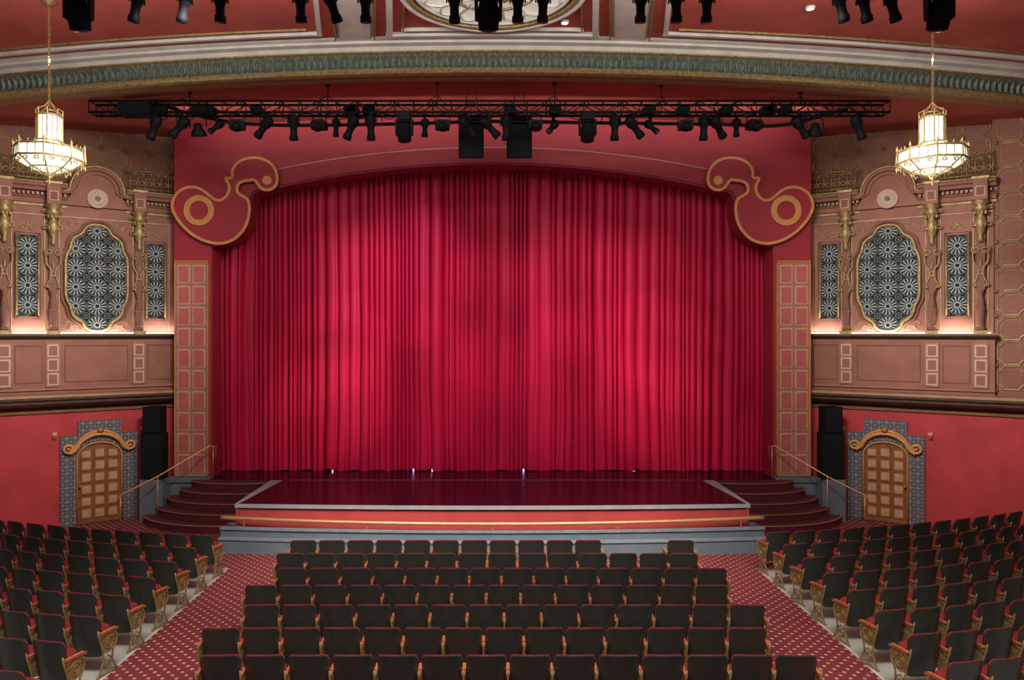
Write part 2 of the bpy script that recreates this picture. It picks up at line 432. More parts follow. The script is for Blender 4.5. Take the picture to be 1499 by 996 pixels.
for s in(-1,1):
    e=empty('pilaster_panel',(s*8.11,20.25,1.1),'tall pilaster panel of red-pink framed squares in two columns','pilaster','pilasters beside the stage')
    b=B().use(PBACK); b.box(8.11-.44,8.11+.44,20.24,20.298,1.12,6.87)
    b.v=[(s*x,y,z) for x,y,z in b.v]; b.build('panel_backing',e)
    b=B(); 
    for r in range(10):
        z0=1.18+r*.567
        for c in(-1,1):
            x=8.11+c*.205
            b.use(PINK); b.box(x-.165,x+.165,20.225,20.25,z0,z0+.49)
            b.use(SALM); b.box(x-.137,x+.137,20.215,20.23,z0+.028,z0+.462)
    b.v=[(s*x,y,z) for x,y,z in b.v]; b.build('panel_squares',e,label='red-pink squares with thin pale outlines')
    b=B().use(GOLDO)
    for x in(8.11-.44,8.11+.44): b.box(x-.010,x+.010,20.21,20.298,1.1,6.9)
    b.box(7.66,8.56,20.21,20.298,6.86,6.885); b.box(7.66,8.56,20.21,20.298,1.09,1.12)
    b.v=[(s*x,y,z) for x,y,z in b.v]; b.build('panel_frame',e)
    b=B().use(GREY); b.box(7.6,8.68,20.1,20.32,0,1.0); b.box(7.55,8.72,20.05,20.32,.95,1.07)
    b.v=[(s*x,y,z) for x,y,z in b.v]; b.build('trim_5' if s<0 else 'trim_6',label='grey painted pilaster plinth',kind='structure',category='plinth')

# ------------------------------------------------------------------ curtains
def curtain(x0,x1,yc,seed,label):
    rnd=random.Random(seed); dx=.010; n=int(round((x1-x0)/dx)); ph=[0];ps=[0]; fr=5;fb=3
    am=[];a=.9; sk=[]; q=0; tq=0; ov=[]; nxt=0; nx2=0
    for i in range(n+1):
        if i>=nxt: fr=rnd.choice((2.8,4.0,5.4,6.8,8.0,9.5)); ta=rnd.uniform(.5,1.4); nxt=i+int(1/fr/dx*rnd.choice((1,1,2)))
        if i>=nx2: fb=rnd.uniform(1.5,3.8); tq=rnd.uniform(-1,1); nx2=i+30
        a+=(ta-a)*.10; am.append(a); q+=(tq-q)*.05; sk.append(q)
        ph.append(ph[-1]+2*pi*fr*dx); ps.append(ps[-1]+2*pi*fb*dx)
        ov.append(.85/(2*pi*fr))
    for _ in range(2):
        ov=[sum(ov[max(0,i-4):i+5])/len(ov[max(0,i-4):i+5]) for i in range(len(ov))]
    rows=26; vs=[];fs=[]
    for j in range(rows+1):
        t=j/rows; z=1.035+(9.75-1.035)*t
        for i in range(n+1):
            x=x0+dx*i; w=.28*sin(z*.6+x*1.1)*(1-t)+.10*sin(z*1.9+x*3)*(1-t)
            p=ph[i]+w*2; v1=1-abs(sin(p/2))**.7
            v2=1-abs(sin((ps[i]+1.2+w*3)/2))**.6
            k=.70+.24*t
            fade=min(1,min(i,n-i)*dx/.12)
            y=yc+fade*(am[i]*(.24*v1*k+.38*v2*(1-k))+.03*sin(x*2.1+z*.4)+.04*sk[i])
            zz=z
            if j==0: zz=z+.012*(1+sin(ps[i]*.5))+(.05 if min(abs(x-q_) for q_ in(-4.65,-1.75,-2.3,.9,4.1))<.07 else 0)
            vs.append((x-ov[i]*sin(p)*min(1,am[i])*k*fade,y,zz))
    for j in range(rows):
        for i in range(n):
            a_=j*(n+1)+i; fs.append((a_,a_+1,a_+n+2,a_+n+1))
    b=B().use(CURT); b.add(vs,fs,True)
    return b.build('stage_curtain',label=label,category='curtain',group='stage curtains')
curtain(-8.35,0.0,21.22,3,'full-height pleated crimson velvet stage curtain on the stage floor')
curtain(0.001,8.35,21.22,9,'full-height pleated crimson velvet stage curtain on the stage floor')

# ------------------------------------------------------------------ stage
SZ=1.03
def fronty(x): return 17.12-.20*(1-(x/5.85)**2)
e=empty('stage',(0,17.0,0),'raised thrust stage with glossy black floor and red panelled front','stage')
fx=[-5.85+11.7*i/30 for i in range(31)]
pl=[(x,fronty(x)) for x in fx]+[(5.85,20.08),(7.55,20.08),(7.55,22.5),(-7.55,22.5),(-7.55,20.08),(-5.85,20.08)]
b=B().use(STAGE); b.prism(pl,SZ-.1,SZ,'z'); b.build('stage_floor',e,label='glossy black stage boards')
b=B().use(LGREY)
def band(b,f0,f1,z0,z1,xs):
    pl=[(x,f0(x)) for x in xs]+[(x,f1(x)) for x in reversed(xs)]
    b.prism(pl,z0,z1,'z')
band(b,lambda x:fronty(x)-.04,lambda x:fronty(x)+.03,SZ-.07,SZ+.008,fx)
for s in(-1,1): b.prism([(s*5.87,17.1),(s*5.80,17.15),(s*5.56,19.9),(s*5.87,19.9)],SZ-.08,SZ+.012,'z')
b.build('stage_nosing',e,label='pale grey edge strip')
b=B().use(STAGER); band(b,lambda x:fronty(x)+.02,lambda x:fronty(x)+.12,0.0,SZ-.07,fx)
for s in(-1,1): b.box(min(s*5.78,s*5.84),max(s*5.78,s*5.84),17.1,19.9,0,SZ-.09)
b.use(PINKD)
for i in range(7):
    x=-5.1+i*1.7; b.box(x-.008,x+.008,fronty(x)+.010,fronty(x)+.05,0.1,SZ-.09)
b.build('stage_front',e,label='muted red panelled stage riser')
b=B().use(TAN); b.box(-5.4,5.4,19.95,19.985,SZ+.0005,SZ+.006); b.build('floor_strip',e,label='thin tan inlay strip')

def wy(x): return 16.98-.32*(1-(x/6.15)**2)
fx2=[-6.15+12.3*i/40 for i in range(41)]
e=empty('pit_barrier',(0,16.7,0),'curved blue-grey orchestra barrier with brass handrail before the stage','barrier')
b=B().use(GREY); band(b,wy,lambda x:wy(x)+.10 if abs(x)<5.9 else wy(x)+.3,0,.50,fx2)
band(b,lambda x:wy(x)-.14,lambda x:wy(x)+.02,0,.30,fx2)
for s in(-1,1): b.box(min(s*5.93,s*6.15),max(s*5.93,s*6.15),16.98,17.6,0,.50)
b.build('barrier_wall',e)
b=B().use(mat('blue_grey_cap',(.20,.245,.27),.5)); band(b,lambda x:wy(x)-.04,lambda x:wy(x)+.11,.50,.545,fx2); band(b,lambda x:wy(x)-.17,lambda x:wy(x)+.0,.30,.33,fx2)
b.build('barrier_cap',e)
b=B().use(BRASS); pts=[(x*.975,wy(x)-.02,.70+.06*(x/6.15)**2) for x in fx2]
pts=[(-6.0,17.2,.70),(-6.12,17.1,.72),(-6.12,17.0,.75)]+pts+[(6.12,17.0,.75),(6.12,17.1,.72),(6.0,17.2,.70)]
b.tube(pts,.045,8); b.build('handrail',e,label='polished brass rail')
for i in range(5):
    x=-5.6+i*2.8; b=B().use(BRASS); b.lathe([(.03,.54),(.014,.57),(.014,.68),(.02,.70)],(x,wy(x)+.0,0),8); b.build('rail_post',e)

for s in(-1,1):
    e=empty('stair',(s*7.3,19.2,0),'curved maroon carpeted steps with bronze nosing up to the stage','stair','curved stairs to the stage')
    rad=[(2.45,1.62),(2.15,1.34),(1.85,1.07),(1.55,.80),(1.25,.53)]
    for i,(rx,ry) in enumerate(rad):
        c=(6.75,20.06); z1=(i+1)*SZ/5; z0=i*SZ/5 if i else 0
        pts=[]
        for k in range(41):
            a=pi*k/40
            x=c[0]+rx*cos(a); y=c[1]-ry*sin(a)
            if x>=5.88: pts.append((s*x,y))
        t=(5.88-c[0])/rx; yy=c[1]-ry*sqrt(max(0,1-t*t)); 
        lim=pts+[(s*5.88,yy),(s*5.88,20.06)]
        b=B().use(DKCARPET); b.prism(lim,z0,z1-.03,'z')
        b.use(TAN if i==0 else STEPE); b.tube([(x,y,z1-.022) for x,y in lim[:-1]],.022,6)
        b.use(DKCARPET); b.prism(lim,z1-.03,z1-.005,'z')
        b.build('step',e)
    h_=empty('stair_handrail',(s*8.2,19.4,0),'slim brass handrail on posts beside the curved stage steps','handrail','stair handrails')
    b=B().use(BRASS)
    pa=[(s*7.36,20.0,1.6),(s*7.36,19.98,1.93),(s*7.5,19.94,1.95),(s*8.6,19.3,1.25),(s*9.3,18.78,.88),(s*9.36,18.74,.80),(s*9.36,18.74,.72)]
    b.tube(pa,.020,8); b.build('handrail',h_)
    for x,y,z0,z1 in((7.42,19.96,1.03,1.94),(8.6,19.3,.2,1.24),(9.3,18.78,0,.88)):
        b=B().use(BRASS); b.tube([(s*x,y,z0),(s*x,y,z1)],.014,8); b.build('rail_post',h_)

# ------------------------------------------------------------------ side facades
cA,sA=cos(radians(36)),sin(radians(36)); OX,OY=8.75,20.7
def fxf(s):
    def f(u,n,z): return (s*(OX+cA*u-sA*n), OY-sA*u-cA*n, z)
    return f
tn=7
def quilt_cells(b,u0,u1,z0,z1,n,su,sz,tr=.017):
    nu=max(1,round((u1-u0)/su)); nz=max(1,round((z1-z0)/sz)); su=(u1-u0)/nu; sz=(z1-z0)/nz; r=.12
    for i in range(nu):
        for j in range(nz):
            a0=u0+i*su+.022; a1=a0+su-.044; c0=z0+j*sz+.022; c1=c0+sz-.044
            pts=[]
            for (cx_,cz_,st) in((a0,c0,90),(a1,c0,180),(a1,c1,270),(a0,c1,0)):
                for k in range(5):
                    an=radians(st-22.5*k) 
                    pts.append((cx_+r*cos(an),n,cz_+r*sin(an)))
            b.tube(pts,tr,5,True)
            mu,mz=(a0+a1)/2,(c0+c1)/2
            b.tube([(mu+(p[0]-mu)*.76,n,mz+(p[2]-mz)*.76) for p in pts[::2]],.007,4,True)
            b.use(GOLD); b.lathe([(.055,0),(.04,.03),(.0,.05)],(a0-.022,n,c0-.022),8,(0,1,0)); b.use(QREL)
for s,side in((-1,'left'),(1,'right')):
    f=fxf(s)
    b=B(f).use(REDWALL); b.box(-.2,6.4,-.3,0,0,3.3)
    b.use(TERRA); b.box(-.1,4.24,-.3,.06,3.3,4.85)
    b.box(-.2,4.21,-.3,0,4.85,8.6); b.box(-.2,4.3,-.75,.0,8.4,8.6)
    b.use(QUILT); b.box(-.6,4.25,-.75,-.45,8.6,10.9); b.box(4.21,6.4,-.3,-.06,3.3,10.9)
    b.box(4.18,4.25,-.75,-.06,8.6,10.9)
    b.xf=None; xw=sorted((s*13.75,s*14.05))
    b.use(REDWALL); b.box(xw[0],xw[1],-2,17.2,0,3.3); b.use(QUILT)
    b.box(xw[0],xw[1],-2,17.2,3.3,10.9)
    b.build('wall_'+side,label='splayed side wall, brick red below, terracotta and quilted relief above',kind='structure',category='wall')
    b=B(f).use(QREL)
    quilt_cells(b,-.05,4.15,8.78,10.4,-.44,.60,.54,.019)
    quilt_cells(b,4.26,6.1,3.55,10.15,-.05,.60,.60,.024)
    b.build('trim_%d'%tn,label='raised olive-gold quilted lattice with gilt bosses on the wall',kind='structure',category='wall relief'); tn+=1
    b=B(f).use(QREL)
    for u0,z0,sg in((1.20,7.75,1),(2.64,7.75,-1),(1.20,5.05,1),(2.64,5.05,-1)):
        up=-1 if z0>6 else 1
        for m_ in range(3):
            pts=[]
            for k in range(14):
                t=k/13; a=t*1.6*pi; r=.13*(1-.6*t)
                pts.append((u0+sg*(.04+m_*.13+r*sin(a)*.8),.012,z0+up*(-.02+m_*-.10+.13-r*cos(a)) ))
            b.tube(pts,.014,5)
    b.box(.0,4.2,0,.03,7.885,7.915)
    for u in(.16,.80,1.06,2.78,3.10,3.80,4.1): b.box(u-.012,u+.012,0,.03,5.0,7.9)
    for uu in(.50,3.46):
        for sg in(-1,1):
            pts=[]
            for k in range(14):
                t=k/13; a=t*1.7*pi; r=.09*(1-.6*t); pts.append((uu+sg*(.11-r*sin(a)),.02,7.52+r-r*cos(a)))
            b.tube(pts,.016,5)
        b.lathe([(0,-.06),(.04,0),(0,.12)],(uu,.03,7.62),8)
    b.build('trim_%d'%tn,label='fine gilt scroll relief around the pierced grilles',kind='structure',category='wall relief'); tn+=1
    b=B(f).use(CORN)
    b.prism([(0,3.02),(.08,3.02),(.12,3.08),(.22,3.10),(.30,3.17),(.30,3.23),(.36,3.27),(.36,3.33),(.0,3.33)],-.1,6.2,'x')
    b.use(TAN); b.prism([(0,3.33),(.33,3.33),(.30,3.39),(.16,3.42),(.0,3.42)],-.1,6.2,'x')
    b.prism([(0,2.92),(.05,2.92),(.07,2.98),(0,3.0)],-.1,6.2,'x')
    b.use(TERRA); b.prism([(0,3.5),(.11,3.5),(.09,3.56),(0,3.56)],0,4.24,'x')
    b.build('trim_%d'%tn,label='dark bronze and tan moulded cornice under the box parapet',kind='structure',category='cornice'); tn+=1
    b=B(f).use(CORN); b.prism([(0,4.80),(.12,4.80),(.20,4.86),(.20,4.90),(.0,4.90)],-.05,4.28,'x')
    b.use(TAN); b.prism([(.16,4.90),(.20,4.90),(.20,4.93),(.16,4.93)],-.05,4.28,'x')
    b.build('trim_%d'%tn,label='moulded ledge hiding a strip of cove lights',kind='structure',category='ledge'); tn+=1
    b=B(f).use(COVE)
    b.box(.05,4.15,.06,.10,4.905,4.95); b.build('cove_light',label='warm white glowing strip light along the wall ledge',category='light',group='ledge cove lights')
    b=B(f).use(TERRA)
    prof=[(0,8.2),(.06,8.2),(.08,8.3),(.14,8.34),(.0,8.34)]
    for u0,u1 in((-.05,1.25),(2.6,4.27)):
        b.use(TERRA); b.prism(prof,u0,u1,'x')
        b.prism([(0,8.5),(.14,8.5),(.17,8.57),(.25,8.61),(.25,8.66),(0,8.66)],u0,u1,'x')
        b.use(GOLD); b.prism([(0,8.67),(.27,8.67),(.26,8.71),(0,8.73)],u0,u1,'x')
        b.prism([(0,8.12),(.04,8.12),(.05,8.18),(0,8.18)],u0,u1,'x')
        b.use(QREL)
        n=int((u1-u0)/.10)
        for k in range(n):
            u=u0+.03+k*.10; b.box(u,u+.05,0,.11,8.39,8.46)
    b.use(TERRA)
    for u in(.93,2.92,3.95): b.box(u-.15,u+.15,0,.30,8.17,8.68)
    b.use(PINK)
    for u in(.93,2.92,3.95): b.box(u-.10,u+.10,.30,.312,8.25,8.49)
    b.use(TERRAD)
    for u in(.93,2.92,3.95): b.box(u-.08,u+.08,.312,.318,8.27,8.47)
    b.use(GOLD)
    for u in(.93,2.92,3.95): b.box(u-.18,u+.18,0,.33,8.67,8.73)
    uc=1.92; 
    b.use(TERRA)
    P=[(uc-.75,8.2)]+[(uc-.52*cos(pi*k/16),8.62+.52*sin(pi*k/16)) for k in range(17)]+[(uc+.75,8.2)]
    b.prism(P,0,.10,'y')
    for R,w,m in((.56,.05,TERRA),(.63,.035,GOLD),(.44,.025,TAN)):
        b.use(m)
        b.tube([(uc-R-.28,.14,8.5),(uc-R-.12,.14,8.52),(uc-R-.02,.14,8.6)]+[(uc-R*cos(pi*k/16),.14,8.62+R*sin(pi*k/16)) for k in range(17)]+[(uc+R+.02,.14,8.6),(uc+R+.12,.14,8.52),(uc+R+.28,.14,8.5)],w,8)
    b.build('trim_%d'%tn,label='terracotta and gilt entablature with dentils and central arch',kind='structure',category='entablature'); tn+=1
    b=B(f).use(PINK); b.lathe([(.25,0),(.25,.04),(.21,.06),(.19,.03),(.0,.03)],(uc,.1,8.42),24,(0,1,0))
    b.use(CREAM)
    for k in range(14):
        a=2*pi*k/14; b.tube([(uc+.07*cos(a),.15,8.42+.07*sin(a)),(uc+.18*cos(a),.14,8.42+.18*sin(a))],[.012,.025],6)
    b.use(GOLD); b.lathe([(.06,0),(.05,.06),(.0,.08)],(uc,.12,8.42),12,(0,1,0))
    b.build('wall_medallion',label='round sunburst medallion under the gilt arch',category='medallion',group='sunburst medallions')
    def grille(outline,uc,zc,label,border=.05,second=True):
        e=empty('window_grille',f(uc,0.05,zc-1),label,'window grille','pierced window grilles')
        P=[(uc+x,zc+z) for x,z in outline]
        b=B(f).use(GRILLE); b.prism(P,.012,.045,'y')
        b.uv=[(x-uc+GS/2,z-zc) for x,z in b.uv]; b.build('pierced_screen',e)
        b=B(f).use(GOLD); b.tube([(x,.06,z) for x,z in P],border,8,True)
        if second:
            b.use(TERRAD); b.tube([(uc+x*1.13,.03,zc+z*1.065) for x,z in outline],border*.8,8,True)
        b.build('grille_frame',e,label='antique gold moulded frame')
    q=[(0,1.38),(.15,1.36),(.27,1.28),(.34,1.14),(.44,1.07),(.55,.98),(.60,.84),(.62,.72),(.69,.58),(.72,.40),(.72,.2),(.72,0)]
    ou=q+[(x,-z) for x,z in reversed(q[:-1])]; ou=ou+[(-x,z) for x,z in reversed(ou[1:-1])]
    ou=cr(ou,True,2)
    grille(ou,uc,6.37,'large lobed gold-framed screen pierced with pale sunbursts',.042)
    def rec(w,h): return [(-w,-h),(w,-h),(w,h),(-w,h)]
    grille(rec(.235,1.0),.50,6.35,'narrow upright gold-framed screen pierced with pale sunbursts',.026)
    grille(rec(.235,1.0),3.46,6.37,'narrow upright gold-framed screen pierced with pale sunbursts',.026)
    for u in(.93,2.92,3.95):
        e=empty('wall_column',f(u,.12,4.92),'ornate gilt baluster column with scroll bracket and urn capital','column','ornate wall columns')
        b=B(f).use(GOLD); b.box(u-.15,u+.15,0,.22,4.90,5.0)
        b.use(TERRAD); b.lathe([(.10,5.0),(.12,5.05),(.06,5.12),(.08,5.3),(.10,5.5),(.068,5.75),(.045,5.9),(.08,5.95),(.08,6.0)],(u,.12,0),14)
        b.use(GOLD); b.ring((u,.12,5.12),.068,.014,14,5,'xy'); b.ring((u,.12,5.52),.102,.012,14,5,'xy'); b.ring((u,.12,5.9),.055,.012,14,5,'xy')
        b.build('baluster_shaft',e)
        b=B(f).use(TERRAD); b.box(u-.09,u+.09,0,.10,6.0,7.45)
        b.use(GOLD); 
        for sgn in(-1,1):
            pts=[]
            for k in range(22):
                t=k/21; a=pi*.5+t*3.3*pi; r=.10*(1-.75*t); pts.append((u+sgn*(.10-r*cos(a)),.12,6.95+r*sin(a)+.02))
            b.tube(pts,.016,6)
            b.tube(cr([(u+sgn*.16,.12,6.9),(u+sgn*.15,.12,6.7),(u+sgn*.05,.12,6.5),(u+sgn*.07,.12,6.3),(u+sgn*.13,.12,6.15),(u+sgn*.07,.12,6.05)],False,3),.019,6)
            b.ring((u+sgn*.13,.12,6.12),.035,.012,10,5)
        b.ring((u,.12,6.42),.055,.018,14,6); b.lathe([(0,-.1),(.035,0),(0,.14)],(u,.12,6.66),8)
        b.build('scroll_bracket',e)
        b=B(f).use(GOLD); b.lathe([(.045,7.15),(.07,7.22),(.045,7.3),(.10,7.45),(.135,7.62),(.11,7.72),(.08,7.8),(.125,7.9),(.17,7.98),(.125,8.04),(.19,8.12),(.19,8.165)],(u,.14,0),14)
        for k in range(10):
            a=2*pi*k/10; b.lathe([(.0,-.06),(.035,0),(.0,.07)],(u+.135*cos(a),.14+.12*sin(a),7.86),6); b.lathe([(.0,-.07),(.028,0),(.0,.07)],(u+.12*cos(a),.14+.11*sin(a),7.58),6)
        for sg in(-1,1): b.ring((u+sg*.165,.14,7.6),.045,.014,12,6); b.ring((u+sg*.185,.14,8.0),.038,.013,12,6)
        b.build('capital',e,label='gilt leafy urn capital')
        b=B(f).use(TAN); b.box(u-.16,u+.16,.061,.095,3.58,4.70)
        for k in range(3):
            z=3.62+k*.36
            b.use(PINK); b.box(u-.125,u+.125,.09,.11,z,z+.31); b.use(TERRA); b.box(u-.09,u+.09,.10,.12,z+.04,z+.27)
        b.build('parapet_panel',label='upright parapet panel of three framed pale squares',category='wall panel',group='parapet panels')
    b=B(f).use(TERRAD)
    for u0,u1 in((.1,.7),(1.2,2.65),(3.15,3.72)):
        for z in(3.7,4.62): b.box(u0,u1,.06,.078,z-.012,z+.012)
        for u in(u0,u1): b.box(u-.012,u+.012,.06,.078,3.7,4.62)
    b.build('trim_%d'%tn,label='thin rectangular frames on the terracotta parapet',kind='structure',category='moulding'); tn+=1
    for u0,u1 in((.0,1.15),(2.75,4.2)):
        b=B(f).use(IRON); b.tube([(u0,.12,9.27),(u1,.12,9.27)],.022,6); b.tube([(u0,.12,8.80),(u1,.12,8.80)],.022,6); b.tube([(u0,.12,9.08),(u1,.12,9.08)],.014,6)
        n=int((u1-u0)/.17)
        for k in range(n+1):
            u=u0+(u1-u0)*k/n
            b.tube([(u,.12,8.73),(u,.12,9.32)],.018,6); b.lathe([(0,-.04),(.035,0),(0,.05)],(u,.12,9.34),6)
            if k<n:
                um=u+(u1-u0)/n/2
                b.ring((um,.12,8.95),.06,.018,12,5); b.ring((um,.12,9.17),.045,.016,10,5)
        b.build('balcony_railing',label='low gilded wrought iron scroll railing on the entablature',category='railing',group='gilded iron railings')
    ud=1.86
    d=empty('door_1' if s<0 else 'door_2',f(ud,.1,0),'arched gold-framed exit door in a patterned tile surround','door',kind='structure')
    b=B(f).use(TILE)
    P=[(ud-.9,0),(ud-.9,2.32),(ud-.5,2.32),(ud-.5,2.68),(ud+.5,2.68),(ud+.5,2.32),(ud+.9,2.32),(ud+.9,0),(ud+.55,0)]
    P+= [(ud+.55*cos(pi*k/12)*1.0,1.75+.38*sin(pi*k/12)) for k in range(13)]+[(ud-.55,0)]
    b.prism(P,0,.06,'y'); b.build('tile_surround',d,label='blue-grey patterned tiles')
    b=B(f).use(WOODB); LP=[(ud-.52,0.02)]+[(ud-.52*cos(pi*k/12),1.74+.36*sin(pi*k/12)) for k in range(13)]+[(ud+.52,.02)]
    b.prism(LP,.0,.035,'y')
    b.use(GOLDO); b.tube([(x,.06,z) for x,z in LP],.024,6)
    for r in range(6):
        for c in(-1,0,1):
            z=.14+r*.31; x=ud+c*.31
            b.use(WOODB); b.box(x-.135,x+.135,.03,.05,z,z+.27)
            h2=.2 if (r==5 and c!=0) else .235
            b.use(GOLDO); b.box(x-.100,x+.100,.045,.058,z+.034,z+h2+.004)
            b.use(DOORP); b.box(x-.072,x+.072,.05,.064,z+.062,z+h2-.022)
            b.use(GOLDO); b.box(x-.018,x+.018,.06,.072,z+.034+(h2-.034)/2-.018,z+.034+(h2-.034)/2+.018)
    b.build('door_leaf',d,label='warm brown wood leaf with gilt-edged carved square panels')
    b=B(f).use(BRASS); b.lathe([(.015,0),(.015,.04),(.03,.05),(.03,.08),(.0,.09)],(ud+.46,.05,1.0),10,(0,1,0)); b.build('door_knob',d)
    b=B(f).use(GOLDO)
    for R in(0,1):
        o=.08*R
        b.tube(cr([(ud-.70,.12,1.86+o),(ud-.56,.12,1.95+o),(ud-.46,.12,2.12+o),(ud-.25,.12,2.27+o),(ud,.12,2.32+o),(ud+.25,.12,2.27+o),(ud+.46,.12,2.12+o),(ud+.56,.12,1.95+o),(ud+.70,.12,1.86+o)],False,4),.05-.015*R,8)
    for sg in(-1,1):
        b.ring((ud+sg*.72,.12,1.98),.10,.04,18,8); b.lathe([(.05,0),(.04,.06),(0,.08)],(ud+sg*.72,.10,1.98),12,(0,1,0))
    b.lathe([(.0,0),(.08,.03),(.0,.08)],(ud,.14,2.42),10,(0,1,0))
    b.build('scroll_pediment',d,label='orange-gold scrolled pediment')
    for uu in(ud-1.02,ud+1.02):
        b=B(f).use(PINK); b.box(uu-.05,uu+.05,0.001,.05,2.34,2.42); b.use(REDWALL); b.box(uu-.035,uu+.035,.045,.06,2.26,2.35)
        b.build('alarm_strobe',label='tiny pale fire alarm unit on the red wall',category='alarm',group='wall alarm units')
    b=B().use(GREY); xs0,xs1=8.62,9.22; b.box(min(s*xs0,s*xs1),max(s*xs0,s*xs1),19.62,20.15,0,1.1); b.build('trim_%d'%tn,label='grey painted plinth beside the stage wall',kind='structure',category='plinth'); tn+=1
    for (w,z0,z1,lab) in((.60,1.1,2.30,'tall black loudspeaker cabinet on a grey plinth'),(.48,2.31,3.0,'compact black loudspeaker stacked on a larger loudspeaker')):
        xc=s*8.92; e=empty('loudspeaker',(xc,19.9,z0),lab,'speaker','loudspeaker stacks')
        b=B().use(BLACKM); b.prism([(xc-w/2,19.66),(xc+w/2,19.66),(xc+w/2*.8,20.12),(xc-w/2*.8,20.12)],z0,z1,'z'); b.build('speaker_cabinet',e)
        b=B().use(SPG); b.box(xc-w/2+.03,xc+w/2-.03,19.64,19.665,z0+.04,z1-.04,.02); b.build('speaker_grille',e)

# ------------------------------------------------------------------ seats
def seat_sheet(b,w,z0,z1,arch,r,y0,y1,bend,splay):
    N=16; M=5; vs=[];fs=[]
    def top(x):
        a=abs(x)/w; t=z1-arch*a**2.5
        if a>.80: t-=r*(1-sqrt(max(0,1-((a-.80)/.20)**2)))
        return t
    def bot(x):
        a=abs(x)/w
        return z0+(r*1.2*(1-sqrt(max(0,1-((a-.8)/.2)**2))) if a>.8 else 0)
    for side in(y0,y1):
        for i in range(N+1):
            x=-w*cos(pi*i/N)*.35-w*(1-2*i/N)*.65
            for j in range(M+1):
                t=j/M; z=bot(x)*(1-t)+top(x)*t
                xx=x*(1-splay*(1-(z-z0)/(z1-z0)))
                vs.append((xx,side-(z-.42)*.20+bend*xx*xx-.01,z))
    n=(N+1)*(M+1)
    idx=lambda s_,i,j:s_*n+i*(M+1)+j
    for i in range(N):
        for j in range(M):
            fs.append((idx(0,i,j),idx(0,i+1,j),idx(0,i+1,j+1),idx(0,i,j+1)))
            fs.append((idx(1,i,j),idx(1,i,j+1),idx(1,i+1,j+1),idx(1,i+1,j)))
    b.add(vs,fs,True)
    ed=[(i,0) for i in range(N)]+[(N,j) for j in range(M)]+[(i,M) for i in range(N,0,-1)]+[(0,j) for j in range(M,0,-1)]
    rv=[]
    for a in ed: rv.append(vs[idx(0,*a)]); rv.append(vs[idx(1,*a)])
    m=len(ed); b.add(rv,[(2*k,(2*k+2)%(2*m),(2*k+3)%(2*m),2*k+1) for k in range(m)],False)
def make_seat(both):
    e=empty('theater_seat',(0,0,0),'worn green-black backed red velvet theater seat, in a row','seat','auditorium seats')
    b=B().use(WOODDK); seat_sheet(b,.260,.25,.868,.030,.055,-.028,-.014,1.25,.10)
    b.build('backrest',e,origin=(0,0,0),label='worn dark green-black back shell')
    b=B().use(VELV); seat_sheet(b,.258,.40,.880,.030,.055,-.0145,.002,1.25,.07); seat_sheet(b,.225,.42,.82,.02,.03,.000,.024,1.25,.05); b.build('upholstery',e,origin=(0,0,0),label='red velvet back pad')
    b=B().use(VELV)
    def tip(x,y,z):
        a=radians(55); return (x, .07+y*cos(a)-z*sin(a), .39+y*sin(a)+z*cos(a))
    b.prism([(-.22,.0),(-.23,.2),(-.21,.28),(-.15,.31),(.15,.31),(.21,.28),(.23,.2),(.22,0)],-.015,.035,'z',False,tip)
    b.use(WOODDK); b.prism([(-.215,.0),(-.225,.2),(-.205,.275),(-.145,.305),(.145,.305),(.205,.275),(.225,.2),(.215,.0)],-.05,-.015,'z',False,tip)
    b.build('seat_cushion',e,origin=(0,0,0))
    for x in ((-.285,.285) if both else (-.285,)):
        b=B().use(ARM)
        b.prism([(-.06,.605),(.22,.595),(.28,.575),(.30,.585),(.295,.61),(.25,.63),(.1,.632),(-.06,.635)],x-.022,x+.022,'x'); b.build('armrest',e,origin=(0,0,0),label='small orange-brown wood armrest')
        b=B().use(GOLD)
        b.tube([(x,.27,0),(x,.25,.06),(x,.18,.18),(x,.20,.30),(x,.27,.42),(x,.27,.52),(x,.22,.595)],[.024,.014,.015,.014,.017,.015,.014],6)
        b.tube([(x,-.08,0),(x,-.05,.08),(x,.01,.22),(x,-.02,.40),(x,-.08,.58),(x,-.10,.68)],[.024,.014,.015,.014,.016,.014],6)
        b.tube([(x,.0,.22),(x,.09,.27),(x,.18,.20)],.012,5); b.tube([(x,-.06,.56),(x,.1,.585),(x,.24,.57)],.014,5); b.tube([(x,-.01,.34),(x,.1,.31),(x,.21,.34)],.012,5)
        b.ring((x,.095,.14),.055,.012,12,5,'yz'); b.ring((x,.11,.45),.085,.015,14,5,'yz'); b.ring((x,.11,.45),.04,.014,10,5,'yz')
        b.ring((x,.0,.46),.035,.010,10,5,'yz'); b.ring((x,.215,.47),.03,.010,10,5,'yz')
        b.prism([(0,.32),(.2,.32),(.22,.56),(-.04,.56)],x-.006,x+.006,'x')
        b.box(x-.022,x+.022,-.12,.31,0,.02)
        b.build('seat_standard',e,origin=(0,0,0),label='gilded cast-iron openwork standard')
    return Tmpl(e)
SA=make_seat(False); SB=make_seat(True)
def vis(x,y,z=.45): 
    px=CX+x*F/y; return -75<px<1575
nse=0; rj=random.Random(4)
OFF=[-.08,-.10,.16,-.10,.18,-.12,.20,-.10]
for i in range(8):
    D=14.70-.88*i+.1
    for k in range(14):
        if i==0 and k in(11,12): continue
        x=-3.64+.56*k+OFF[i]+(.14 if i==0 and k==13 else 0)
        (SB if (k==13 or (i==0 and k==10)) else SA).put((x,D,0),radians(rj.uniform(-1.2,1.2)-x*.4)); nse+=1
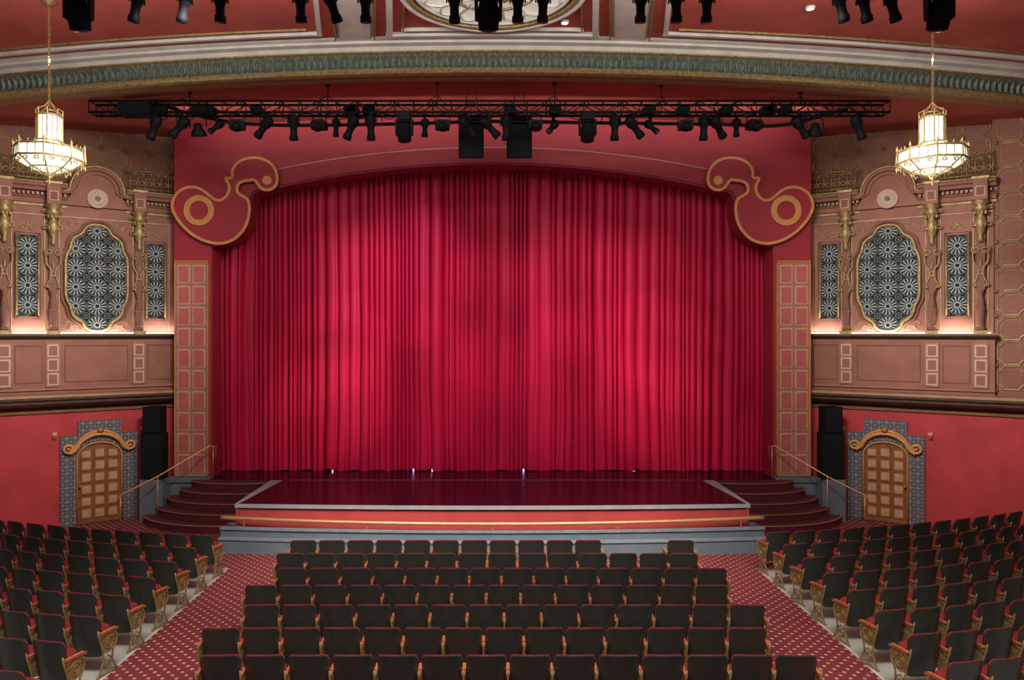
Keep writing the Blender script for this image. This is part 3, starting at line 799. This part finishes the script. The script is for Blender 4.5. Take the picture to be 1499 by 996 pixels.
for s in(-1,1):
    for i in range(8):
        y=15.18-.87*i+(.25 if s>0 else 0); x=5.86; th=9
        for k in range(13):
            if vis(s*x,y) and (-.588*(x-8.75)-.809*(y-20.7))>.75 and x<13.2:
                T=SB if (k==0 and s<0) or k==12 else SA
                T.put((s*x,y,0),s*radians(th+3+rj.uniform(-1.5,1.5))); nse+=1
            x+=.575*cos(radians(th)); y+=.575*sin(radians(th)); th+=1.4
print('seats',nse)

# ------------------------------------------------------------------ lighting rigs
def make_spot(tilt,name='stage_spotlight',label='black ellipsoidal stage spotlight with yoke, hung from a pipe'):
    e=empty(name,(0,0,0),label,'stage light','stage spotlights')
    ax=Vector((0,sin(tilt),-cos(tilt))); piv=Vector((0,0,-.22))
    b=B().use(BLACK); o=piv-ax*.18
    b.lathe([(.05,-.02),(.085,0),(.095,.05),(.095,.16),(.075,.19),(.065,.24),(.065,.34),(.082,.37),(.082,.45)],tuple(o),14,tuple(ax))
    b.lathe([(.102,.06),(.102,.08)],tuple(o),14,tuple(ax)); b.lathe([(.102,.11),(.102,.13)],tuple(o),14,tuple(ax))
    b.build('lamp_body',e,origin=(0,0,0))
    b=B().use(LENS); b.lathe([(.07,.452),(.05,.46),(0,.463)],tuple(o),14,tuple(ax)); b.build('lens',e,origin=(0,0,0))
    b=B().use(BLACK); b.tube([(-.11,0,-.22),(-.11,0,-.07),(.11,0,-.07),(.11,0,-.22)],.012,5); b.build('yoke',e,origin=(0,0,0))
    b=B().use(BLACK); b.prism([(-.03,-.08),(.03,-.08),(.045,0),(.035,.05),(-.035,.05),(-.045,0)],-.025,.025,'x'); b.build('pipe_clamp',e,origin=(0,0,0))
    return Tmpl(e)
S1=make_spot(radians(28)); S2=make_spot(radians(48)); S3=make_spot(radians(8))
def make_mover():
    e=empty('moving_head_light',(0,0,0),'large black moving-head stage light with round lens','stage light','moving-head lights')
    b=B().use(BLACK); b.prism([(-.14,-.12),(.14,-.12),(.16,0),(.14,.12),(-.14,.12),(-.16,0)],-.14,.02,'z'); b.build('base',e,origin=(0,0,0))
    b=B().use(BLACK)
    b.prism([(-.20,-.12),(.20,-.12),(.195,-.45),(.15,-.47),(.15,-.17),(-.15,-.17),(-.15,-.47),(-.195,-.45)],-.06,.06,'y')
    b.build('yoke',e,origin=(0,0,0))
    b=B().use(BLACKM); b.lathe([(.06,-.22),(.12,-.2),(.15,-.1),(.155,.05),(.14,.2)],(0,0,-.40),16,(0,.3,-1)); b.build('lamp_head',e,origin=(0,0,0))
    b=B().use(LENS); b.lathe([(.125,.2),(.09,.225),(0,.235)],(0,0,-.40),16,(0,.3,-1)); b.build('lens',e,origin=(0,0,0))
    return Tmpl(e)
MV=make_mover()
def make_par():
    e=empty('scoop_floodlight',(0,0,0),'black bell-shaped floodlight hung on a yoke','stage light','floodlights')
    b=B().use(BLACK); b.lathe([(.04,-.12),(.08,-.1),(.11,0),(.17,.1),(.2,.2)],(0,0,-.3),16,(0,.35,-1)); b.build('lamp_body',e,origin=(0,0,0))
    b=B().use(LENS); b.lathe([(.19,.19),(.0,.18)],(0,0,-.3),16,(0,.35,-1)); b.build('lens',e,origin=(0,0,0))
    b=B().use(BLACK); b.tube([(-.2,0,-.32),(-.2,0,-.1),(0,0,.0),(.2,0,-.1),(.2,0,-.32)],.014,5); b.build('yoke',e,origin=(0,0,0))
    return Tmpl(e)
PR=make_par()
def make_box():
    e=empty('wash_light',(0,0,0),'small black rectangular wash light clamped to a truss','stage light','wash lights')
    b=B().use(BLACK); b.prism([(-.15,-.34),(.15,-.34),(.17,-.2),(.12,-.14),(-.12,-.14),(-.17,-.2)],-.12,.1,'y'); b.lathe([(.09,0),(.11,.1)],(0,-.1,-.26),12,(0,-.6,-1)); b.build('lamp_body',e,origin=(0,0,0))
    b=B().use(BLACK); b.tube([(-.16,0,-.24),(-.16,0,-.06),(0,0,.02),(.16,0,-.06),(.16,0,-.24)],.014,5); b.build('yoke',e,origin=(0,0,0))
    return Tmpl(e)
BX=make_box()

TY0,TY1,TZ0,TZ1=17.42,17.74,10.06,10.32
X0,X1=W(130,0,17.42)[0],W(1303,0,17.42)[0]
b=B().use(BLACK)
for y in(TY0,TY1):
    for z in(TZ0,TZ1): b.tube([(X0,y,z),(X1,y,z)],.028,6)
n=42
for k in range(n+1):
    x=X0+(X1-X0)*k/n
    for y in(TY0,TY1): b.tube([(x,y,TZ0),(x,y,TZ1)],.014,4)
    for z in(TZ0,TZ1): b.tube([(x,TY0,z),(x,TY1,z)],.014,4)
    if k<n:
        x2=X0+(X1-X0)*(k+1)/n
        for y in(TY0,TY1): b.tube([(x,y,TZ0 if k%2 else TZ1),(x2,y,TZ1 if k%2 else TZ0)],.014,4)
        b.tube([(x,TY0 if k%2 else TY1,TZ0),(x2,TY1 if k%2 else TY0,TZ0)],.014,4)
e=empty('lighting_truss',(0,17.58,10.06),'long black box truss hung under the arch carrying stage lights','truss')
b.build('truss_frame',e)
for px in(278,480,640,812,968,1172):
    b=B().use(BLACK); x=W(px,0,17.58)[0]; zt=10.795-drop(x)
    b.tube([(x,17.58,TZ1-.02),(x,17.58,zt)],.014,5); b.tube([(x-.2,TY0,TZ1),(x,17.58,min(TZ1+.18,zt-.01)),(x+.2,TY1,TZ1)],.012,5); b.lathe([(.05,-.03),(.05,0)],(x,17.58,zt),10)
    b.build('hanger',e)
b=B().use(BLACKM); b.box(W(172,0,17.4)[0],W(172,0,17.4)[0]+.75,17.36,17.8,10.02,10.3); b.build('truss_sleeve',e)
rr=random.Random(5)
for k in range(26):
    b=B().use(BLACKM)
    x=X0+1+rr.random()*(X1-X0-2.5); L=.25+rr.random()*.5; dp=.06+.12*rr.random()
    b.tube([(x+L*t/6,17.40,TZ0-.02-dp*sin(pi*t/6)) for t in range(7)],.012,4); b.build('cable',e)
for k in range(16): 
    b=B().use(BLACKM)
    x=X0+1+rr.random()*(X1-X0-2.5); b.box(x-.14,x+.14,17.5,17.68,TZ0+.0,TZ0+.16,.02); b.build('junction_box',e)
b=B().use(BLACK)
pp=[(W(px,0,17.95)[0],17.95,W(0,py,17.95)[1]) for px,py in((225,150),(300,172),(390,183),(560,182),(720,178),(880,180),(1050,182),(1140,184),(1210,168),(1240,160))]
b.tube(cr(pp,False,5),.04,8)
for px in(390,560,720,880,1050):
    x=W(px,0,17.95)[0]; b.tube([(x,17.95,pp[4][2]),(x,17.74,TZ0)],.012,5)
b.build('lighting_pipe',label='long curved black lighting pipe below the truss',category='pipe')

def tp(px,D=17.42): return W(px,0,D)[0]
for px,T,rz in((227,S1,.9),(265,S2,1.1),(348,BX,.1),(388,S2,.9),(430,S3,.1),(468,BX,-.2),(515,S1,.9),(543,S3,0),(592,MV,0),(648,BX,.1),(683,S2,-.8),(715,S2,-1.0),(741,S3,0),(782,BX,.2),(860,MV,0),(900,S3,.1),(927,S2,-.9),(1003,BX,-.1),(1030,S3,0),(1050,S2,-.7),(1103,BX,.2),(1170,S2,-.9),(1255,S1,-1.0)):
    T.put((tp(px),17.40,TZ0-.06),rz if T is S3 or T in(MV,BX) else rz*1.2,1.22 if T in(S1,S2,S3) else 1.05)
for px,T,rz in((318,S2,2.2),(492,S3,.4),(622,S3,.2),(810,S2,2.4),(952,S2,-2.2),(1078,S3,-.2)):
    T.put((tp(px,17.76),17.76,TZ0-.04),rz,.9)
PR.put((tp(290,17.5),17.5,10.0),0,.95); PR.put((tp(1193,17.5),17.5,10.0),0,.95)
FY=11.0; FZ=10.0
b=B().use(BLACK); b.tube([(-8,FY,FZ+.03),(8,FY,FZ+.03)],.03,8)
for x in(-6.5,-3.2,0,3.2,6.5): b.tube([(x,FY,FZ),(x,FY,11.41-drop(x))],.015,6)
b.build('lighting_pipe',label='straight black overhead lighting pipe hung from the ceiling',category='pipe')
for px,T,rz in((115,MV,0),(200,S1,.8),(270,S1,.7),(322,S3,.2),(440,S3,0),(485,S1,-.6),(535,S3,0),(665,S1,.0),(715,MV,0),(758,S3,0),(795,S3,.2),(938,S3,0),(990,S3,-.3),(1035,S3,0),(1230,S1,-.9),(1265,S1,-.8),(1305,S1,-1.0),(1375,MV,0)):
    T.put((W(px,0,FY)[0],FY,FZ-.02),rz,1.02)
for px in(690,760):
    x=W(px,0,18.3)[0]; z0=W(0,235,18.3)[1]; z1=W(0,176,18.3)[1]
    e=empty('loudspeaker',(x,18.3,z0),'black loudspeaker cabinet hung at the top of the stage arch','speaker','hung loudspeakers')
    b=B().use(BLACKM); w=.3; b.prism([(18.1,z0),(18.6,z0+.12),(18.65,z1),(18.05,z1)],x-w,x+w,'x'); b.build('speaker_cabinet',e)
    b=B().use(SPG); b.prism([(18.07,z0+.03),(18.1,z0+.03),(18.05,z1-.03),(18.02,z1-.03)],x-w+.03,x+w-.03,'x'); b.build('speaker_grille',e)
    for dx in(-.2,.2): 
        b=B().use(BLACK); b.tube([(x+dx,18.3,z1),(x+dx*.5,18.3,10.79)],.012,5); b.build('hanging_cable',e)

# ------------------------------------------------------------------ chandeliers
def chandelier(x,y,dz):
    e=empty('chandelier',(x,y,7.76+dz),'octagonal gilt lantern chandelier with glowing glass, hung on a chain','chandelier','lantern chandeliers')
    def Z(z): return z+dz
    top=11.42-drop(x); K=.94
    b=B().use(GOLD)
    z=Z(9.2);k=0
    while z<top-.05:
        if k%2: b.ring((x,y,z+.03),.018,.007,8,4,'xz',1,.035)
        else: b.ring((x,y,z+.03),.018,.007,8,4,'yz',1,.035)
        z+=.055;k+=1
    b.lathe([(.03,-.08),(.12,-.03),(.13,0)],(x,y,top),14); b.build('chain',e)
    b=B().use(GOLD)
    o8=lambda R,z:[(x+R*K*cos(pi/8+k*pi/4),y+R*K*sin(pi/8+k*pi/4),Z(z)) for k in range(8)]
    for R,z,r in((.23,8.97,.018),(.23,8.50,.018),(.62,8.36,.018),(.64,8.15,.020),(.14,9.06,.013),(.36,7.985,.012),(.12,7.90,.012)): b.tube(o8(R,z),r,6,True)
    for k in range(8):
        a=pi/8+k*pi/4; c_,s_=cos(a)*K,sin(a)*K
        b.tube([(x+.23*c_,y+.23*s_,Z(8.48)),(x+.23*c_,y+.23*s_,Z(8.99))],.014,5)
        b.tube([(x+.64*c_,y+.64*s_,Z(8.12)),(x+.62*c_,y+.62*s_,Z(8.40))],.016,5)
        a3=a+pi/8; b.tube([(x+.21*K*cos(a3),y+.21*K*sin(a3),Z(8.5)),(x+.21*K*cos(a3),y+.21*K*sin(a3),Z(8.97))],.006,4)
        for d in(-.13,.13): b.tube([(x+.60*K*cos(a3+d),y+.60*K*sin(a3+d),Z(8.15)),(x+.58*K*cos(a3+d),y+.58*K*sin(a3+d),Z(8.36))],.008,4)
        b.tube([(x+.23*c_,y+.23*s_,Z(8.50)),(x+.36*c_,y+.36*s_,Z(8.42)),(x+.62*c_,y+.62*s_,Z(8.37))],.011,5)
        b.tube([(x+.23*c_,y+.23*s_,Z(8.97)),(x+.24*c_,y+.24*s_,Z(9.08)),(x+.1*c_,y+.1*s_,Z(9.14)),(x,y,Z(9.26))],.012,5)
        b.lathe([(0,-.03),(.03,0),(.015,.04),(0,.09)],(x+.62*c_,y+.62*s_,Z(8.41)),6)
        b.lathe([(0,-.03),(.022,0),(.012,.04),(0,.08)],(x+.23*c_,y+.23*s_,Z(9.0)),6)
        b.tube([(x+.62*c_,y+.62*s_,Z(8.14)),(x+.37*c_,y+.37*s_,Z(7.98)),(x+.12*c_,y+.12*s_,Z(7.895)),(x,y,Z(7.82))],.013,5)
        b.lathe([(0,-.09),(.022,-.03),(.0,.03)],(x+.63*c_,y+.63*s_,Z(8.07)),6)
        b.lathe([(0,-.08),(.018,-.03),(.0,.02)],(x+.37*c_,y+.37*s_,Z(7.95)),6)
        for q_ in(-1,1):
            aa=a+q_*.2; b.ring((x+.60*K*cos(aa),y+.60*K*sin(aa),Z(8.085)),.032,.009,8,4,'xz')
        for d in(-.28,0,.28):
            a2=a+d; R=.585*K
            b.lathe([(0,0),(.016,.03),(0,.07)],(x+R*cos(a2),y+R*sin(a2),Z(8.37)),5)
            b.lathe([(0,-.09),(.012,-.05),(.006,-.02),(.010,0)],(x+.60*K*cos(a2),y+.60*K*sin(a2),Z(8.12)),5)
            b.lathe([(0,-.07),(.011,-.04),(.006,-.01),(.010,0)],(x+.34*K*cos(a2),y+.34*K*sin(a2),Z(7.965)),5)
    b.lathe([(0,-.14),(.03,-.1),(.015,-.05),(.06,0),(.03,.05)],(x,y,Z(7.84)),10)
    b.build('lantern_frame',e,label='gilt filigree frame')
    b=B().use(GLOW); b.lathe([(.18,8.49),(.20,8.5),(.20,8.95),(.18,8.96)],(x,y,dz),8,None,False,pi/8); b.build('upper_lantern_glass',e)
    b=B().use(GLOW); b.lathe([(.46,8.155),(.605*K,8.16),(.585*K,8.35),(.46,8.37),(.22,8.42)],(x,y,dz),8,None,False,pi/8); b.build('ring_glass',e)
    b=B().use(GLOWD); b.lathe([(.03,7.905),(.115,7.915),(.345,8.0),(.575,8.15)],(x,y,dz),8,None,False,pi/8); b.build('bowl_glass',e)
chandelier(W(72,0,14)[0],14,0); chandelier(W(1365,0,14)[0],14,-.03)

# ------------------------------------------------------------------ lights
def light(kind,name,loc,target,energy,col,**kw):
    l=bpy.data.lights.new(name,kind); l.energy=energy; l.color=col
    for k,v in kw.items(): setattr(l,k,v)
    o=bpy.data.objects.new(name,l); scene.collection.objects.link(o); o.location=loc
    if target is not None:
        d=Vector(target)-Vector(loc); o.rotation_euler=d.to_track_quat('-Z','Y').to_euler()
    return o
w=bpy.data.worlds.new('world'); scene.world=w; w.use_nodes=True
w.node_tree.nodes['Background'].inputs[0].default_value=(1,.97,.94,1); w.node_tree.nodes['Background'].inputs[1].default_value=.20
light('AREA','house_light',(0,6.2,9.6),(0,9.5,0),760,(1,.96,.92),shape='RECTANGLE',size=14,size_y=3,spread=radians(100))
light('AREA','ceiling_fill',(0,11.7,10.45),(0,14.4,11.5),390,(1,.95,.88),shape='RECTANGLE',size=17,size_y=.6)  # unseen area lamp without a fixture, added to brighten the ceiling
light('AREA','arch_fill',(0,18.25,10.15),(0,20.3,10.9),60,(1,.90,.84),shape='RECTANGLE',size=16,size_y=.2,spread=radians(100))  # added fill behind the truss, lifts the upper arch wall and soffit
light('AREA','apron_light',(0,9.5,10),(0,16.2,0),150,(1,.94,.9),shape='RECTANGLE',size=10,size_y=.5,spread=radians(30))
for s in(-1,1):
    light('AREA','side_wall_fill',(s*3.5,11.7,9.4),(s*11.9,18.3,5.0),165,(1,.93,.84),shape='RECTANGLE',size=3,size_y=.8,spread=radians(64))  # invisible fill lamps added to brighten the splayed walls, no fitting modelled
K=1.6
for x,tx,tz,e_,an,c in(
   (3.2,-4.7,2.8,2300,10,(1,.70,.66)),(3.2,-4.6,4.4,1900,10,(1,.64,.70)),(3.0,-4.0,6.4,1500,12,(1,.52,.80)),
   (2.6,-2.4,6.6,1500,17,(1,.42,.84)),(.4,-2.3,3.4,1500,20,(1,.58,.76)),
   (0,0,5.4,900,22,(1,.52,.80)),(0,.1,2.8,700,18,(1,.58,.78)),(-1.6,2.4,6.2,1100,18,(1,.48,.80)),(-.4,2.5,3.4,1500,20,(1,.60,.76)),
   (-3.0,4.4,6.2,1300,12,(1,.58,.74)),(-3.2,4.7,4.4,1900,10,(1,.66,.70)),(-3.2,4.8,2.8,2300,10,(1,.70,.66))):
    light('SPOT','curtain_spot',(x,11.5,9.3),(tx,21.3,tz),e_*K,c,spot_size=radians(an+6),spot_blend=1,shadow_soft_size=.04)
for x in(-8.26,8.2):
    light('POINT','chandelier_light',(x,14,7.1),None,50,(1,.96,.86),shadow_soft_size=.02)
    light('POINT','chandelier_uplight',(x,14,10.0),None,22,(1,.96,.86),shadow_soft_size=.02)
for s in(-1,1):
    f=fxf(s)
    for u in(.5,1.9,3.4):
        light('AREA','cove_glow',f(u,.13,4.96),f(u,.0,5.9),8,(1,.93,.84),shape='RECTANGLE',size=1.1,size_y=.05)
for x in(-4.65,-2.3,-1.75,.9,4.1):
    light('POINT','hem_glow',(x,21.85,1.10),None,.7,(.75,.35,1),shadow_soft_size=.015)
